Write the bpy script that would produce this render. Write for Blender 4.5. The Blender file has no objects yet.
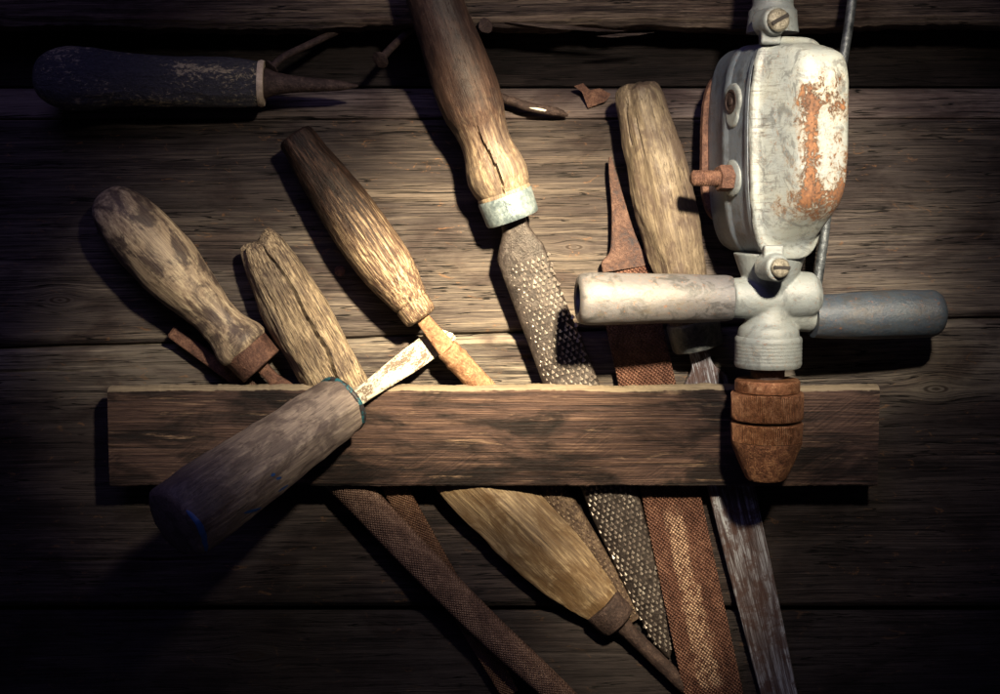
import bpy, bmesh, math, random
from mathutils import Vector, Matrix, noise
R = math.radians
random.seed(7)
S = 0.0006            # metres per unit of length used below (one unit = 0.6 mm)
D = 1500.0            # camera distance in units
PITCH = R(6)
scene = bpy.context.scene
col = scene.collection

# ---------------------------------------------------------------- camera frame
FWD = Vector((0, math.cos(PITCH), -math.sin(PITCH)))
UP = Vector((0, math.sin(PITCH), math.cos(PITCH)))
RT = Vector((1, 0, 0))
CAM = -FWD * D
def W(px, py, h):
    """point standing h units proud of the wall"""
    d = FWD * D + RT * (px - 500) + UP * (347 - py)
    k = (-h - CAM.y) / d.y
    return CAM + d * k
def K(h):
    return (D - h) / D

cam_d = bpy.data.cameras.new('camera'); cam = bpy.data.objects.new('camera', cam_d); col.objects.link(cam)
cam_d.sensor_width = 36; cam_d.lens = 36 * D / 1000; cam_d.clip_start = 0.01; cam_d.clip_end = 50
cam.matrix_world = Matrix((( 1,0,0,CAM.x*S),(0,UP.y,-FWD.y,CAM.y*S),(0,UP.z,-FWD.z,CAM.z*S),(0,0,0,1)))
scene.camera = cam

# ---------------------------------------------------------------- node helpers
class NM:
    def __init__(s, name):
        s.m = bpy.data.materials.new(name); s.m.use_nodes = True
        s.t = s.m.node_tree; s.t.nodes.clear()
        s.out = s.n('ShaderNodeOutputMaterial'); s.b = s.n('ShaderNodeBsdfPrincipled')
        s.l(s.b.outputs[0], s.out.inputs[0])
    def n(s, k): return s.t.nodes.new(k)
    def l(s, a, b): s.t.links.new(a, b)
    def put(s, sock, v):
        if isinstance(v, bpy.types.NodeSocket): s.l(v, sock)
        elif isinstance(v, (tuple, list)):
            sock.default_value = tuple(v) + ((1,) if len(sock.default_value) == 4 and len(v) == 3 else ())
        else: sock.default_value = v
    def co(s, off=(0,0,0)):
        tc = s.n('ShaderNodeTexCoord'); mp = s.n('ShaderNodeMapping')
        s.l(tc.outputs['Object'], mp.inputs[0]); mp.inputs['Scale'].default_value = (1/S,)*3
        mp.inputs['Location'].default_value = off
        return mp.outputs[0]
    def attr(s, name):
        a = s.n('ShaderNodeAttribute'); a.attribute_name = name; return a.outputs['Vector']
    def scale(s, v, sc, rot=(0,0,0), loc=(0,0,0)):
        mp = s.n('ShaderNodeMapping'); s.l(v, mp.inputs[0]); mp.inputs['Scale'].default_value = sc
        mp.inputs['Rotation'].default_value = rot; mp.inputs['Location'].default_value = loc
        return mp.outputs[0]
    def noise(s, v, sc=(1,1,1), det=4, rough=.6, dist=0, loc=(0,0,0), rot=(0,0,0)):
        x = s.n('ShaderNodeTexNoise'); s.l(s.scale(v, sc, rot, loc), x.inputs['Vector'])
        x.inputs['Scale'].default_value = 1; x.inputs['Detail'].default_value = det
        x.inputs['Roughness'].default_value = rough; x.inputs['Distortion'].default_value = dist
        return x.outputs['Fac']
    def vor(s, v, sc=(1,1,1), feat='F1', out='Distance', loc=(0,0,0)):
        x = s.n('ShaderNodeTexVoronoi'); x.feature = feat; s.l(s.scale(v, sc, loc=loc), x.inputs['Vector'])
        x.inputs['Scale'].default_value = 1
        return x.outputs[out]
    def ma(s, op, a, b=0.0, c=None, clamp=False):
        x = s.n('ShaderNodeMath'); x.operation = op; x.use_clamp = clamp
        s.put(x.inputs[0], a); s.put(x.inputs[1], b)
        if c is not None: s.put(x.inputs[2], c)
        return x.outputs[0]
    def step(s, v, a, b):
        """0 below a, 1 above b (a may exceed b)"""
        x = s.n('ShaderNodeMapRange'); x.interpolation_type = 'SMOOTHSTEP'; x.clamp = True
        s.put(x.inputs['Value'], v)
        if a < b: x.inputs['From Min'].default_value = a; x.inputs['From Max'].default_value = b
        else:
            x.inputs['From Min'].default_value = b; x.inputs['From Max'].default_value = a
            x.inputs['To Min'].default_value = 1; x.inputs['To Max'].default_value = 0
        return x.outputs[0]
    def ramp(s, f, stops):
        x = s.n('ShaderNodeValToRGB'); s.put(x.inputs[0], f); e = x.color_ramp.elements
        while len(e) < len(stops): e.new(.5)
        for i, (p, c) in enumerate(stops):
            e[i].position = p; e[i].color = tuple(c) + (1,)
        return x.outputs[0]
    def mix(s, f, a, b, mode='MIX'):
        x = s.n('ShaderNodeMix'); x.data_type = 'RGBA'; x.blend_type = mode
        s.put(x.inputs[0], f); s.put(x.inputs[6], a); s.put(x.inputs[7], b)
        return x.outputs[2]
    def xyz(s, v):
        x = s.n('ShaderNodeSeparateXYZ'); s.l(v, x.inputs[0]); return x.outputs
    def bump(s, h, dist, strength=1.0, prev=None):
        x = s.n('ShaderNodeBump'); s.put(x.inputs['Height'], h); x.inputs['Distance'].default_value = dist * S
        x.inputs['Strength'].default_value = strength
        if prev is not None: s.l(prev, x.inputs['Normal'])
        return x.outputs[0]
    def done(s, colour, rough=.7, metal=0.0, normal=None, spec=.4):
        s.put(s.b.inputs['Base Color'], colour); s.put(s.b.inputs['Roughness'], rough)
        s.put(s.b.inputs['Metallic'], metal); s.b.inputs['Specular IOR Level'].default_value = spec
        if normal is not None: s.l(normal, s.b.inputs['Normal'])
        return s.m

def plank_mat(name, dark, mid, light, ochre=(.30,.15,.05), och=.0, seed=0, bs=1.0, darker=0.0, painted_falloff=None):
    m = NM(name); g = m.attr('grain')
    L = (seed*17.3, seed*5.1, seed)
    broad = m.noise(g, (.0025,.045,.02), 5, .6, .3, L)
    streak = m.noise(g, (.004,.20,.05), 6, .68, .06, L)
    fine = m.noise(g, (.013,.85,.2), 5, .72, .02, L)
    fibre = m.noise(g, (.03,1.7,.4), 2, .7, 0, L)
    blot = m.noise(g, (.011,.022,.02), 5, .6, .5, (seed*3.1,2,1))
    crk = m.noise(g, (.0045,.13,.02), 3, .5, .2, (seed*9.1,7,1))
    crk = m.ma('ABSOLUTE', m.ma('SUBTRACT', crk, .5))
    crack = m.step(crk, .010, .003)
    crack = m.ma('MULTIPLY', crack, m.step(m.noise(g, (.009,.03,.02), 2, .5, 0, (3,seed,1)), .42, .50))
    v = m.ma('ADD', m.ma('MULTIPLY', streak, .24), m.ma('ADD', m.ma('MULTIPLY', fine, .52), m.ma('MULTIPLY', fibre, .24)))
    v = m.ma('ADD', v, m.ma('MULTIPLY', m.ma('SUBTRACT', broad, .5), .42))
    amp = m.step(m.noise(g, (.0035,.02,.02), 3, .6, .3, (seed*4,1,6)), .36, .66)
    v = m.ma('ADD', .5, m.ma('MULTIPLY', m.ma('SUBTRACT', v, .5), m.ma('ADD', m.ma('MULTIPLY', amp, 1.1), .35)))
    c = m.ramp(v, [(.36,dark),(.49,mid),(.59,light),(.70,tuple(min(1,x*1.25) for x in light))])
    c = m.mix(m.step(blot, .44, .66), c, m.mix(1, c, (.50,.44,.46), 'MULTIPLY'))
    if painted_falloff:
        # light falloff painted into the wood: darker towards one edge, ragged border
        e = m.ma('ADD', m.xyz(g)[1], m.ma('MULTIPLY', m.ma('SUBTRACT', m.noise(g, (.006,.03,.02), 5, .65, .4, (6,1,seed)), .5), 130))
        c = m.mix(m.ma('MULTIPLY', m.step(e, painted_falloff[1], painted_falloff[0]), painted_falloff[2]), c, m.mix(1, c, (.30,.27,.31), 'MULTIPLY'))
    if och > 0:
        oc = m.noise(g, (.045,.10,.05), 5, .75, 1.2, (seed*2,9,4))
        c = m.mix(m.ma('MULTIPLY', m.step(oc, .60, .68), och), c, ochre)
    pores = m.step(m.noise(g, (.011,.75,.3), 3, .75, 0, (seed,3,8)), .40, .33)
    c = m.mix(m.ma('MULTIPLY', pores, .75), c, (.012,.009,.009))
    c = m.mix(crack, c, (.004,.003,.003))
    kn = m.xyz(m.attr('knot'))[0]
    rg = m.ma('SINE', m.ma('MULTIPLY', m.ma('ADD', kn, m.ma('MULTIPLY', broad, .25)), 17))
    c = m.mix(m.ma('MULTIPLY', m.step(kn, .10, .55), .85), c, m.mix(m.step(rg, -.6, .8), (.016,.010,.008), mid))
    if darker: c = m.mix(darker, c, (.01,.008,.010))
    h = m.ma('SUBTRACT', m.ma('ADD', m.ma('MULTIPLY', streak, .45), m.ma('ADD', m.ma('MULTIPLY', fine, .45), m.ma('MULTIPLY', fibre, .15))), m.ma('ADD', crack, m.ma('MULTIPLY', pores, .35)))
    nb = m.bump(h, 5.0*bs, 1)
    return m.done(c, .82, 0, nb, .22)

def handle_mat(name, dark, mid, light, seed=0, gs=1.0, bs=1.0, patch=.5, rough=.55, grad=None, crackd=.5, spots=None, grime=(.03,.02,.025), plo=.44, phi=.6, con=1.0, spec=.28):
    """turned or carved wood, grain along local X. grad=(x0, x1, colour) tints the end of the piece"""
    m = NM(name); p = m.co()
    L = (seed*13.7, seed*4.1, seed*2.3)
    wob = m.noise(p, (.018,.03,.03), 2, .5, 0, L)
    streak = m.noise(p, (.016*gs,.28*gs,.28*gs), 5, .68, .3, L)
    fine = m.noise(p, (.03*gs,.55*gs,.55*gs), 4, .75, .2, L)
    pt = m.noise(p, (.024,.042,.042), 6, .68, .6, (seed*7.7,1,5))
    v = m.ma('ADD', m.ma('MULTIPLY', streak, .5), m.ma('MULTIPLY', fine, .5))
    c = m.ramp(v, [(.49-.09/con,dark),(.49,mid),(.49+.09/con,light),(min(1,.49+.17/con),tuple(min(1,x*1.2) for x in light))])
    c = m.mix(m.ma('MULTIPLY', m.step(pt, plo, phi), patch), c, m.mix(.86, c, grime))
    if grad:
        x = m.xyz(p)[0]; x = m.ma('ADD', x, m.ma('MULTIPLY', m.ma('SUBTRACT', pt, .5), 110))
        x = m.ma('ADD', x, m.ma('MULTIPLY', m.ma('SUBTRACT', streak, .5), 120))
        c = m.mix(m.ma('MULTIPLY', m.step(x, grad[0], grad[1]), grad[3] if len(grad) > 3 else 1.0), c, m.mix(1, c, grad[2], 'MULTIPLY'))
    if spots:
        sp = m.noise(p, (.05,.09,.09), 3, .7, .8, (seed*1.7,6,2))
        c = m.mix(m.step(sp, spots[0], spots[0]+.02), c, spots[1])
    pore = m.step(m.noise(p, (.05,.8,.8), 3, .8, .3, (seed,3,8)), .40, .33)
    c = m.mix(m.ma('MULTIPLY', pore, crackd), c, (.012,.009,.009))
    h = m.ma('SUBTRACT', m.ma('ADD', streak, m.ma('MULTIPLY', fine, .7)), m.ma('MULTIPLY', pore, .5*crackd))
    nb = m.bump(h, 3.2*bs, 1)
    rg = m.ma('ADD', m.ma('MULTIPLY', fine, .3), rough-.1)
    return m.done(c, rg, 0, nb, spec)

def rust_mat(name, a, b, c3, seed=0, metal=.25, bs=1.0, rough=.7, sc=1.0, extra=None):
    m = NM(name); p = m.co()
    n1 = m.noise(p, (.09*sc,)*3, 6, .72, .4, (seed*3.3,seed,1)); n2 = m.noise(p, (.5*sc,)*3, 4, .7, 0, (1,seed,2))
    v = m.ma('ADD', m.ma('MULTIPLY', n1, .6), m.ma('MULTIPLY', n2, .4))
    c = m.ramp(v, [(.36,a),(.5,b),(.64,c3)])
    nb = None
    h = m.ma('ADD', n1, m.ma('MULTIPLY', n2, .7))
    if extra: h2, d2 = extra(m, p); nb = m.bump(h2, d2, 1)
    nb = m.bump(h, 1.6*bs, 1, nb)
    return m.done(c, rough, metal, nb, .4)

# ---------------------------------------------------------------- mesh helpers
def mk(name, verts, faces, mat, parent=None, sharp=38, M=None, attr=None, scale=S, mat2=None):
    me = bpy.data.meshes.new(name)
    me.from_pydata([tuple(Vector(v)*scale) for v in verts], [], faces)
    bm = bmesh.new(); bm.from_mesh(me); bmesh.ops.recalc_face_normals(bm, faces=bm.faces); bm.to_mesh(me); bm.free()
    me.shade_smooth()
    if sharp: me.set_sharp_from_angle(angle=R(sharp))
    me.materials.append(mat)
    if mat2:
        me.materials.append(mat2[0]); me.polygons.foreach_set('material_index', [0 if i < mat2[1] else 1 for i in range(len(faces))])
    if attr:
        a = me.attributes.new('grain', 'FLOAT_VECTOR', 'POINT')
        flat = [x for v in attr for x in v]; a.data.foreach_set('vector', flat)
    o = bpy.data.objects.new(name, me); col.objects.link(o)
    if parent is not None: o.parent = parent
    if M is not None: o.matrix_local = M
    return o

def frame(A, B, zdir=Vector((0,-1,0)), roll=0):
    x = (B - A).normalized(); z = (zdir - x * zdir.dot(x)).normalized(); y = z.cross(x)
    M = Matrix(((x.x,y.x,z.x,A.x*S),(x.y,y.y,z.y,A.y*S),(x.z,y.z,z.z,A.z*S),(0,0,0,1)))
    return M @ Matrix.Rotation(roll, 4, 'X')

def thing(name, label, cat, M, group=None):
    o = bpy.data.objects.new(name, None); col.objects.link(o); o.matrix_world = M
    o.empty_display_size = .01
    o['label'] = label; o['category'] = cat
    if group: o['group'] = group
    return o
def tool(name, label, cat, a, b, group=None, roll=0):
    """a,b = (px,py,h) ends of the axis; returns the Empty and the length"""
    A, B = W(*a), W(*b)
    return thing(name, label, cat, frame(A, B, roll=roll), group), (B-A).length

def spline(pts, t):
    """monotone-ish interpolation through pts [(t, values...)]"""
    n = len(pts)
    if t <= pts[0][0]: return pts[0][1:]
    if t >= pts[-1][0]: return pts[-1][1:]
    for i in range(n-1):
        if pts[i][0] <= t <= pts[i+1][0]:
            a, b = pts[i], pts[i+1]; dt = b[0]-a[0]
            if dt < 1e-6: return b[1:]
            u = (t-a[0])/dt; res = []
            for k in range(1, len(a)):
                def sl(j):
                    if j <= 0 or j >= n-1: return None
                    p, q, r = pts[j-1], pts[j], pts[j+1]
                    s1 = (q[k]-p[k])/max(q[0]-p[0],1e-3); s2 = (r[k]-q[k])/max(r[0]-q[0],1e-3)
                    if s1*s2 <= 0: return 0
                    return 2*s1*s2/(s1+s2)
                ds = (b[k]-a[k])/dt
                m0 = sl(i); m1 = sl(i+1)
                m0 = ds if m0 is None else m0; m1 = ds if m1 is None else m1
                h00 = 2*u**3-3*u**2+1; h10 = u**3-2*u**2+u; h01 = -2*u**3+3*u**2; h11 = u**3-u**2
                res.append(h00*a[k]+h10*dt*m0+h01*b[k]+h11*dt*m1)
            return res
    return pts[-1][1:]

def rings_mesh(rings, cap0=True, cap1=True):
    verts = []; faces = []; n = len(rings[0])
    for r in rings: verts += r
    for i in range(len(rings)-1):
        for j in range(n):
            k = (j+1) % n
            faces.append((i*n+j, i*n+k, (i+1)*n+k, (i+1)*n+j))
    def cap(r0, base, flip):
        c = Vector((0,0,0))
        for v in r0: c += Vector(v)
        c /= n; verts.append(tuple(c)); ci = len(verts)-1
        for j in range(n):
            k = (j+1) % n
            faces.append((base+j, base+k, ci) if flip else (base+k, base+j, ci))
    if cap0: cap(rings[0], 0, False)
    if cap1: cap(rings[-1], (len(rings)-1)*n, True)
    return verts, faces

def lathe(pts, seg=72, step=1.6, fz=1.0, fn=None, smooth=True, cy=0, cz=0):
    """pts [(t,r)]; repeated t gives a hard step. returns verts, faces (axis X)"""
    ts = []
    for i in range(len(pts)-1):
        a, b = pts[i][0], pts[i+1][0]
        if i == 0: ts.append((a, pts[0][1]))
        dr = abs(pts[i+1][1]-pts[i][1])
        n = max(1, int(max(b-a, 0)/step)) if smooth else max(1, int((b-a)/max(step,4)))
        if b-a < .3 : ts.append((b, pts[i+1][1])); continue
        for q in range(1, n+1):
            t = a+(b-a)*q/n
            ts.append((t, spline(pts, t)[0] if smooth else pts[i][1]+(pts[i+1][1]-pts[i][1])*q/n))
    rings = []
    for t, r in ts:
        ring = []
        for j in range(seg):
            th = 2*math.pi*j/seg; rr = r; tt = t
            if fn:
                q = fn(t, th, r); rr = q[0] if isinstance(q, tuple) else q
                if isinstance(q, tuple): tt = q[1]
            ring.append((tt, rr*math.cos(th)+cy, rr*math.sin(th)*fz+cz))
        rings.append(ring)
    return rings_mesh(rings)

def loft(st, n=2.0, seg=48, step=3, fn=None, expo=None):
    """st [(t, cy, cz, wy, wz)] superellipse sections along X"""
    ts = []
    for i in range(len(st)-1):
        a, b = st[i][0], st[i+1][0]
        if i == 0: ts.append((a, st[0][1:]))
        if b-a < .3: ts.append((b, st[i+1][1:])); continue
        q = max(1, int((b-a)/step))
        for k in range(1, q+1):
            t = a+(b-a)*k/q; ts.append((t, spline(st, t)))
    rings = []
    for t, (cy, cz, wy, wz) in ts:
        ring = []
        for j in range(seg):
            th = 2*math.pi*(j+.5)/seg; c, s_ = math.cos(th), math.sin(th)
            e = 2.0/n
            y = math.copysign(abs(c)**e, c)*wy; z = math.copysign(abs(s_)**e, s_)*wz
            v = (t, cy+y, cz+z)
            if fn: v = fn(v, th, wy, wz)
            ring.append(v)
        rings.append(ring)
    return rings_mesh(rings)

def nz(x, y, z): return noise.noise(Vector((x, y, z)))
def fbm(x, y, z, o=4): return noise.fractal(Vector((x, y, z)), 1.0, 2.0, o)

def lump(seed, amp, groove=.0, crack=None, flats=None, butt=None, fs=.02):
    """worn surface of a wooden handle; crack = list of (t0,t1,theta,width,depth,wander)"""
    def f(t, th, r):
        c, s_ = math.cos(th), math.sin(th)
        rr = r + amp*fbm(t*fs+seed*9, c*1.1+seed, s_*1.1, 4)*min(1, r/10)
        if groove: rr += groove*nz(t*.03+seed, c*9, s_*9+seed)*min(1, r/10) + groove*.6*nz(t*.06+seed*2, c*22, s_*22)
        if flats:
            nf, am, ph = flats; a = ((th+ph) % (2*math.pi/nf))-math.pi/nf
            rr *= (1-am)+am*(math.cos(math.pi/nf)/math.cos(a))
        if crack:
            for t0, t1, tc, w, dpt, wan in crack:
                if t0 < t < t1:
                    q = tc + wan*nz(t*.035, seed*3.3, .5)+ wan*.12*nz(t*.12, seed, 1.5)
                    dd = (th-q+math.pi) % (2*math.pi)-math.pi
                    dist = abs(dd)*r; e = math.sin(math.pi*(t-t0)/(t1-t0))**.5
                    ww = w*e+.2
                    if dist < ww*1.6: rr -= dpt*e*max(0, 1-(dist/(ww*1.6))**2)
        tt = t
        if butt: tt = t + butt*nz(c*1.5+seed, s_*1.5, seed)*max(0, 1-t/25)
        return rr, tt
    return f

# ---------------------------------------------------------------- materials
MW = dict(
 wall2=plank_mat('weathered_plank_wood', (.022,.016,.016), (.058,.047,.043), (.128,.105,.085), (.17,.085,.038), .5, 1, .5, painted_falloff=(180,275,.7)),  # upper part painted darker in place of light falloff
 wall3=plank_mat('weathered_plank_wood_lower', (.022,.017,.018), (.085,.072,.062), (.18,.153,.122), (.20,.10,.04), .35, 2, .5, painted_falloff=(425,365,1.0)),  # lower part painted darker, as if the light faded below the rail
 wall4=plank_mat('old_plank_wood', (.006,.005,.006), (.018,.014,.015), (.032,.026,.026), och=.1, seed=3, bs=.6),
 dark=plank_mat('dark_plank_wood', (.003,.0025,.003), (.014,.010,.010), (.03,.022,.02), seed=4),  # near-black wood for the recessed plank and the backing
 beam=plank_mat('weathered_beam_wood', (.012,.008,.009), (.075,.055,.048), (.20,.15,.115), seed=5, bs=1.3),
 ledge=plank_mat('plank_edge_wood', (.03,.023,.024), (.082,.063,.060), (.125,.098,.09), och=.15, seed=6, bs=.5),
)

def rail_mat():
    m = NM('dark_rail_wood'); g = m.attr('grain')
    streak = m.noise(g, (.006,.20,.05), 5, .65, .1, (4,4,4)); fine = m.noise(g, (.014,.62,.3), 4, .7, .05)
    saw = m.noise(m.scale(g, (1,1,1), (0,0,R(-35))), (.02,.45,.05), 3, .6, .1)
    sm = m.step(m.noise(g, (.009,.012,.02), 3, .5, 0, (2,6,1)), .47, .6)
    blot = m.noise(g, (.011,.03,.03), 5, .62, .8, (8,3,3)); wear = m.noise(g, (.014,.14,.05), 6, .72, .3, (1,9,3))
    v = m.ma('ADD', m.ma('MULTIPLY', streak, .5), m.ma('MULTIPLY', fine, .5))
    v = m.ma('ADD', v, m.ma('MULTIPLY', m.ma('MULTIPLY', m.ma('SUBTRACT', saw, .5), sm), .25))
    c = m.ramp(v, [(.38,(.010,.006,.006)),(.49,(.044,.024,.020)),(.59,(.092,.054,.040)),(.70,(.175,.112,.078))])
    c = m.mix(m.step(blot, .44, .62), c, m.mix(1, c, (.15,.12,.13), 'MULTIPLY'))
    c = m.mix(m.ma('MULTIPLY', m.step(wear, .58, .70), .6), c, (.27,.18,.12))
    # dusty worn upper arris
    z = m.xyz(m.attr('knot'))[0]
    top = m.step(m.ma('ADD', z, m.ma('MULTIPLY', m.ma('SUBTRACT', wear, .5), 22)), -3.5, 2.5)
    c = m.mix(m.ma('MULTIPLY', top, .85), c, m.mix(fine, (.08,.06,.045), (.30,.245,.17)))
    chip = m.step(m.noise(g, (.12,.16,.1), 2, .6, .5, (2,5,5)), .80, .82)
    c = m.mix(chip, c, (.42,.34,.22))
    h = m.ma('ADD', streak, m.ma('ADD', m.ma('MULTIPLY', fine, .7), m.ma('MULTIPLY', m.ma('MULTIPLY', saw, sm), .5)))
    return m.done(c, .72, 0, m.bump(h, 3.5), .3)
RAIL = rail_mat()

H2 = handle_mat('grey_turned_wood', (.10,.07,.052), (.26,.195,.135), (.50,.41,.27), 1, .9, .15, .98, .48, con=.55, crackd=.4, grime=(.028,.018,.021), plo=.42, phi=.57)
H4 = handle_mat('cracked_grey_wood', (.03,.02,.016), (.16,.115,.075), (.37,.29,.19), 2, 1.5, .7, .55, .65, crackd=.85)
H5 = handle_mat('charred_streaked_wood', (.014,.009,.010), (.10,.062,.042), (.43,.325,.205), 3, 1.6, .28, .95, .52, con=.85, spec=.18, grad=(165,70,(.12,.085,.09)), crackd=.9, grime=(.035,.018,.014), plo=.36, phi=.66)
H6 = handle_mat('smooth_grey_violet_wood', (.06,.046,.046), (.18,.142,.125), (.32,.265,.21), 4, 1.0, .22, .7, .5, con=.4, crackd=.5, grad=(120,10,(.42,.41,.50)))
H7 = handle_mat('brown_turned_wood', (.05,.033,.028), (.19,.14,.095), (.42,.34,.225), 5, 1.1, .16, .7, .5, con=.42, grad=(270,170,(.22,.165,.185)), crackd=.5)
H9 = handle_mat('tan_worn_wood', (.025,.018,.016), (.095,.072,.05), (.23,.185,.13), 6, .9, .22, .9, .5, con=.42, crackd=.75, grime=(.05,.034,.028), plo=.44, phi=.58)
H10 = handle_mat('golden_carved_wood', (.04,.026,.018), (.13,.09,.055), (.31,.235,.14), 7, .8, .2, .9, .45, con=.6, crackd=.45, grime=(.08,.045,.02))

def awl_mat():
    m = NM('peeling_dark_paint'); p = m.co()
    a = m.noise(p, (.16,.26,.26), 6, .85, .5); b = m.noise(p, (.3,.5,.5), 4, .7); zz = m.noise(p, (.012,.03,.03), 3, .5)
    k = m.step(m.ma('ADD', a, m.ma('MULTIPLY', zz, .5)), .83, .90)
    c = m.mix(k, m.ramp(b, [(.3,(.012,.012,.018)),(.7,(.05,.05,.065))]), (.33,.28,.19))
    return m.done(c, .5, 0, m.bump(m.ma('ADD', a, b), 2.2), .5)
AWL = awl_mat()

RUST = rust_mat('brown_rust', (.03,.014,.011), (.09,.042,.029), (.19,.10,.065), 1)
RUSTD = rust_mat('dark_rust', (.014,.008,.008), (.035,.021,.019), (.085,.056,.047), 2, .35)
RUSTO = rust_mat('orange_rust', (.06,.026,.014), (.20,.098,.05), (.36,.23,.13), 3, .15)
RUSTT = rust_mat('mottled_tang_rust', (.016,.014,.019), (.046,.022,.017), (.10,.056,.042), 8, .35, sc=.7)
GALV = rust_mat('galvanised_steel', (.045,.058,.070), (.12,.155,.175), (.26,.31,.33), 4, .45, .6, .45, .5)
STEELD = rust_mat('dark_steel', (.03,.035,.04), (.10,.11,.12), (.21,.22,.22), 5, .6, .6, .45, .6)
RASP = rust_mat('rasp_steel', (.008,.006,.006), (.024,.018,.017), (.065,.054,.05), 6, .3, .7, .42)
TOOTH = rust_mat('worn_tooth_steel', (.05,.04,.037), (.20,.17,.155), (.55,.52,.48), 16, .6, .3, .36)
TOOTH2 = rust_mat('dull_tooth_steel', (.08,.055,.04), (.21,.155,.11), (.42,.34,.25), 17, .45, .3, .4)
RASP2 = rust_mat('fine_rasp_steel', (.02,.013,.010), (.07,.045,.033), (.17,.12,.08), 7, .45, .7, .5)
SCREW = rust_mat('worn_screw_metal', (.06,.052,.042), (.20,.18,.14), (.36,.33,.27), 9, .5, .8, .45, 1.6)
CREAM = rust_mat('cream_ring', (.28,.22,.17), (.42,.34,.26), (.55,.46,.36), 10, .1, .4)
TEAL = NM('teal_paint').done((.02,.17,.22), .5)
def hatch(freq, ang, depth):
    def f(m, p):
        s = m.xyz(p); ca, sa = math.cos(ang), math.sin(ang)
        u = m.ma('ADD', m.ma('MULTIPLY', s[0], ca), m.ma('MULTIPLY', s[1], sa))
        v = m.ma('SUBTRACT', m.ma('MULTIPLY', s[0], ca), m.ma('MULTIPLY', s[1], sa))
        a = m.ma('ABSOLUTE', m.ma('SINE', m.ma('MULTIPLY', u, freq))); b = m.ma('ABSOLUTE', m.ma('SINE', m.ma('MULTIPLY', v, freq)))
        return m.ma('MULTIPLY', a, b), depth
    return f
def file_mat(name, a, b, c3, stripe=None, freq=1.12, seed=0, ang=R(50), metal=.3, depth=2.2):
    m = NM(name); p = m.co()
    hh, d = hatch(freq, ang, depth)(m, p)
    n1 = m.noise(p, (.05,.09,.09), 6, .7, .4, (seed,seed*2,1)); n2 = m.noise(p, (.5,)*3, 3, .7)
    v = m.ma('ADD', m.ma('MULTIPLY', n1, .6), m.ma('MULTIPLY', n2, .4))
    c = m.ramp(v, [(.36,a),(.5,b),(.64,c3)])
    c = m.mix(m.step(hh, .30, .06), c, m.mix(1, c, (.55,.48,.48), 'MULTIPLY'))
    if stripe:
        s = m.xyz(p); x0, x1, yc, w, colr = stripe
        e = m.ma('ABSOLUTE', m.ma('SUBTRACT', s[1], m.ma('ADD', yc, m.ma('MULTIPLY', m.ma('SUBTRACT', s[0], x0), .010))))
        e = m.ma('SUBTRACT', e, m.ma('MULTIPLY', m.ma('SUBTRACT', m.noise(p, (.05,.12,.1), 5, .75), .5), 30))
        k = m.ma('MULTIPLY', m.step(m.ma('SUBTRACT', e, m.ma('MULTIPLY', m.ma('SUBTRACT', s[0], x0), .022)), w+3, w-1), m.ma('MULTIPLY', m.step(s[0], x0, x0+30), m.step(s[0], x1+12, x1)))
        k = m.ma('MULTIPLY', k, m.step(m.noise(p, (.16,.22,.1), 5, .8, 0, (5,5,5)), .56, .50))
        k = m.ma('MULTIPLY', k, m.step(hh, .08, .35))
        c = m.mix(k, c, colr)
    nb = m.bump(hh, d); nb = m.bump(n2, .8, 1, nb)
    return m.done(c, .55, metal, nb, .4)
FILE8 = file_mat('crosscut_rusty_file', (.045,.020,.015), (.13,.058,.040), (.24,.13,.09), (320,512,-3,6,(.46,.31,.22)))
FILE3 = file_mat('fine_crosscut_rusty_file', (.05,.03,.026), (.125,.075,.058), (.24,.16,.125), None, 1.35, 3, depth=1.1)
FILE4 = file_mat('fine_crosscut_dark_file', (.04,.02,.014), (.10,.05,.03), (.17,.10,.065), None, 1.4, 4, depth=1.3)

def blade9():
    m = NM('scratched_blue_grey_blade'); p = m.co()
    a = m.noise(p, (.010,.12,.12), 5, .7, .8, (4,1,1), (0,0,R(7))); b = m.noise(p, (.03,.9,.9), 3, .7, .3, (0,0,0), (0,0,R(14))); n = m.noise(p, (.07,)*3, 5, .7)
    c = m.ramp(m.ma('ADD', m.ma('MULTIPLY', a, .6), m.ma('MULTIPLY', b, .4)), [(.40,(.04,.025,.025)),(.50,(.12,.10,.11)),(.58,(.32,.34,.40)),(.68,(.55,.58,.62))])
    x = m.xyz(p)[0]
    c = m.mix(m.ma('MULTIPLY', m.step(n, .48, .58), .7), c, (.07,.035,.028))
    return m.done(c, .5, .4, m.bump(m.ma('ADD', a, b), 1.2), .4)
BLADE9 = blade9()
def scraper():
    m = NM('peeling_white_painted_steel'); p = m.co()
    a = m.noise(p, (.045,.12,.12), 7, .8, .3, (2,2,2)); b = m.noise(p, (.4,.8,.8), 4, .75)
    k = m.step(m.ma('ADD', m.ma('MULTIPLY', a, .8), m.ma('MULTIPLY', b, .55)), .76, .68)
    c = m.mix(k, m.ramp(b, [(.35,(.03,.018,.014)),(.65,(.12,.08,.055))]), m.mix(b, (.20,.175,.14), (.46,.43,.36)))
    return m.done(c, .6, 0, m.bump(m.ma('ADD', k, b), .5), .4)
SCRAPE = scraper()

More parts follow.
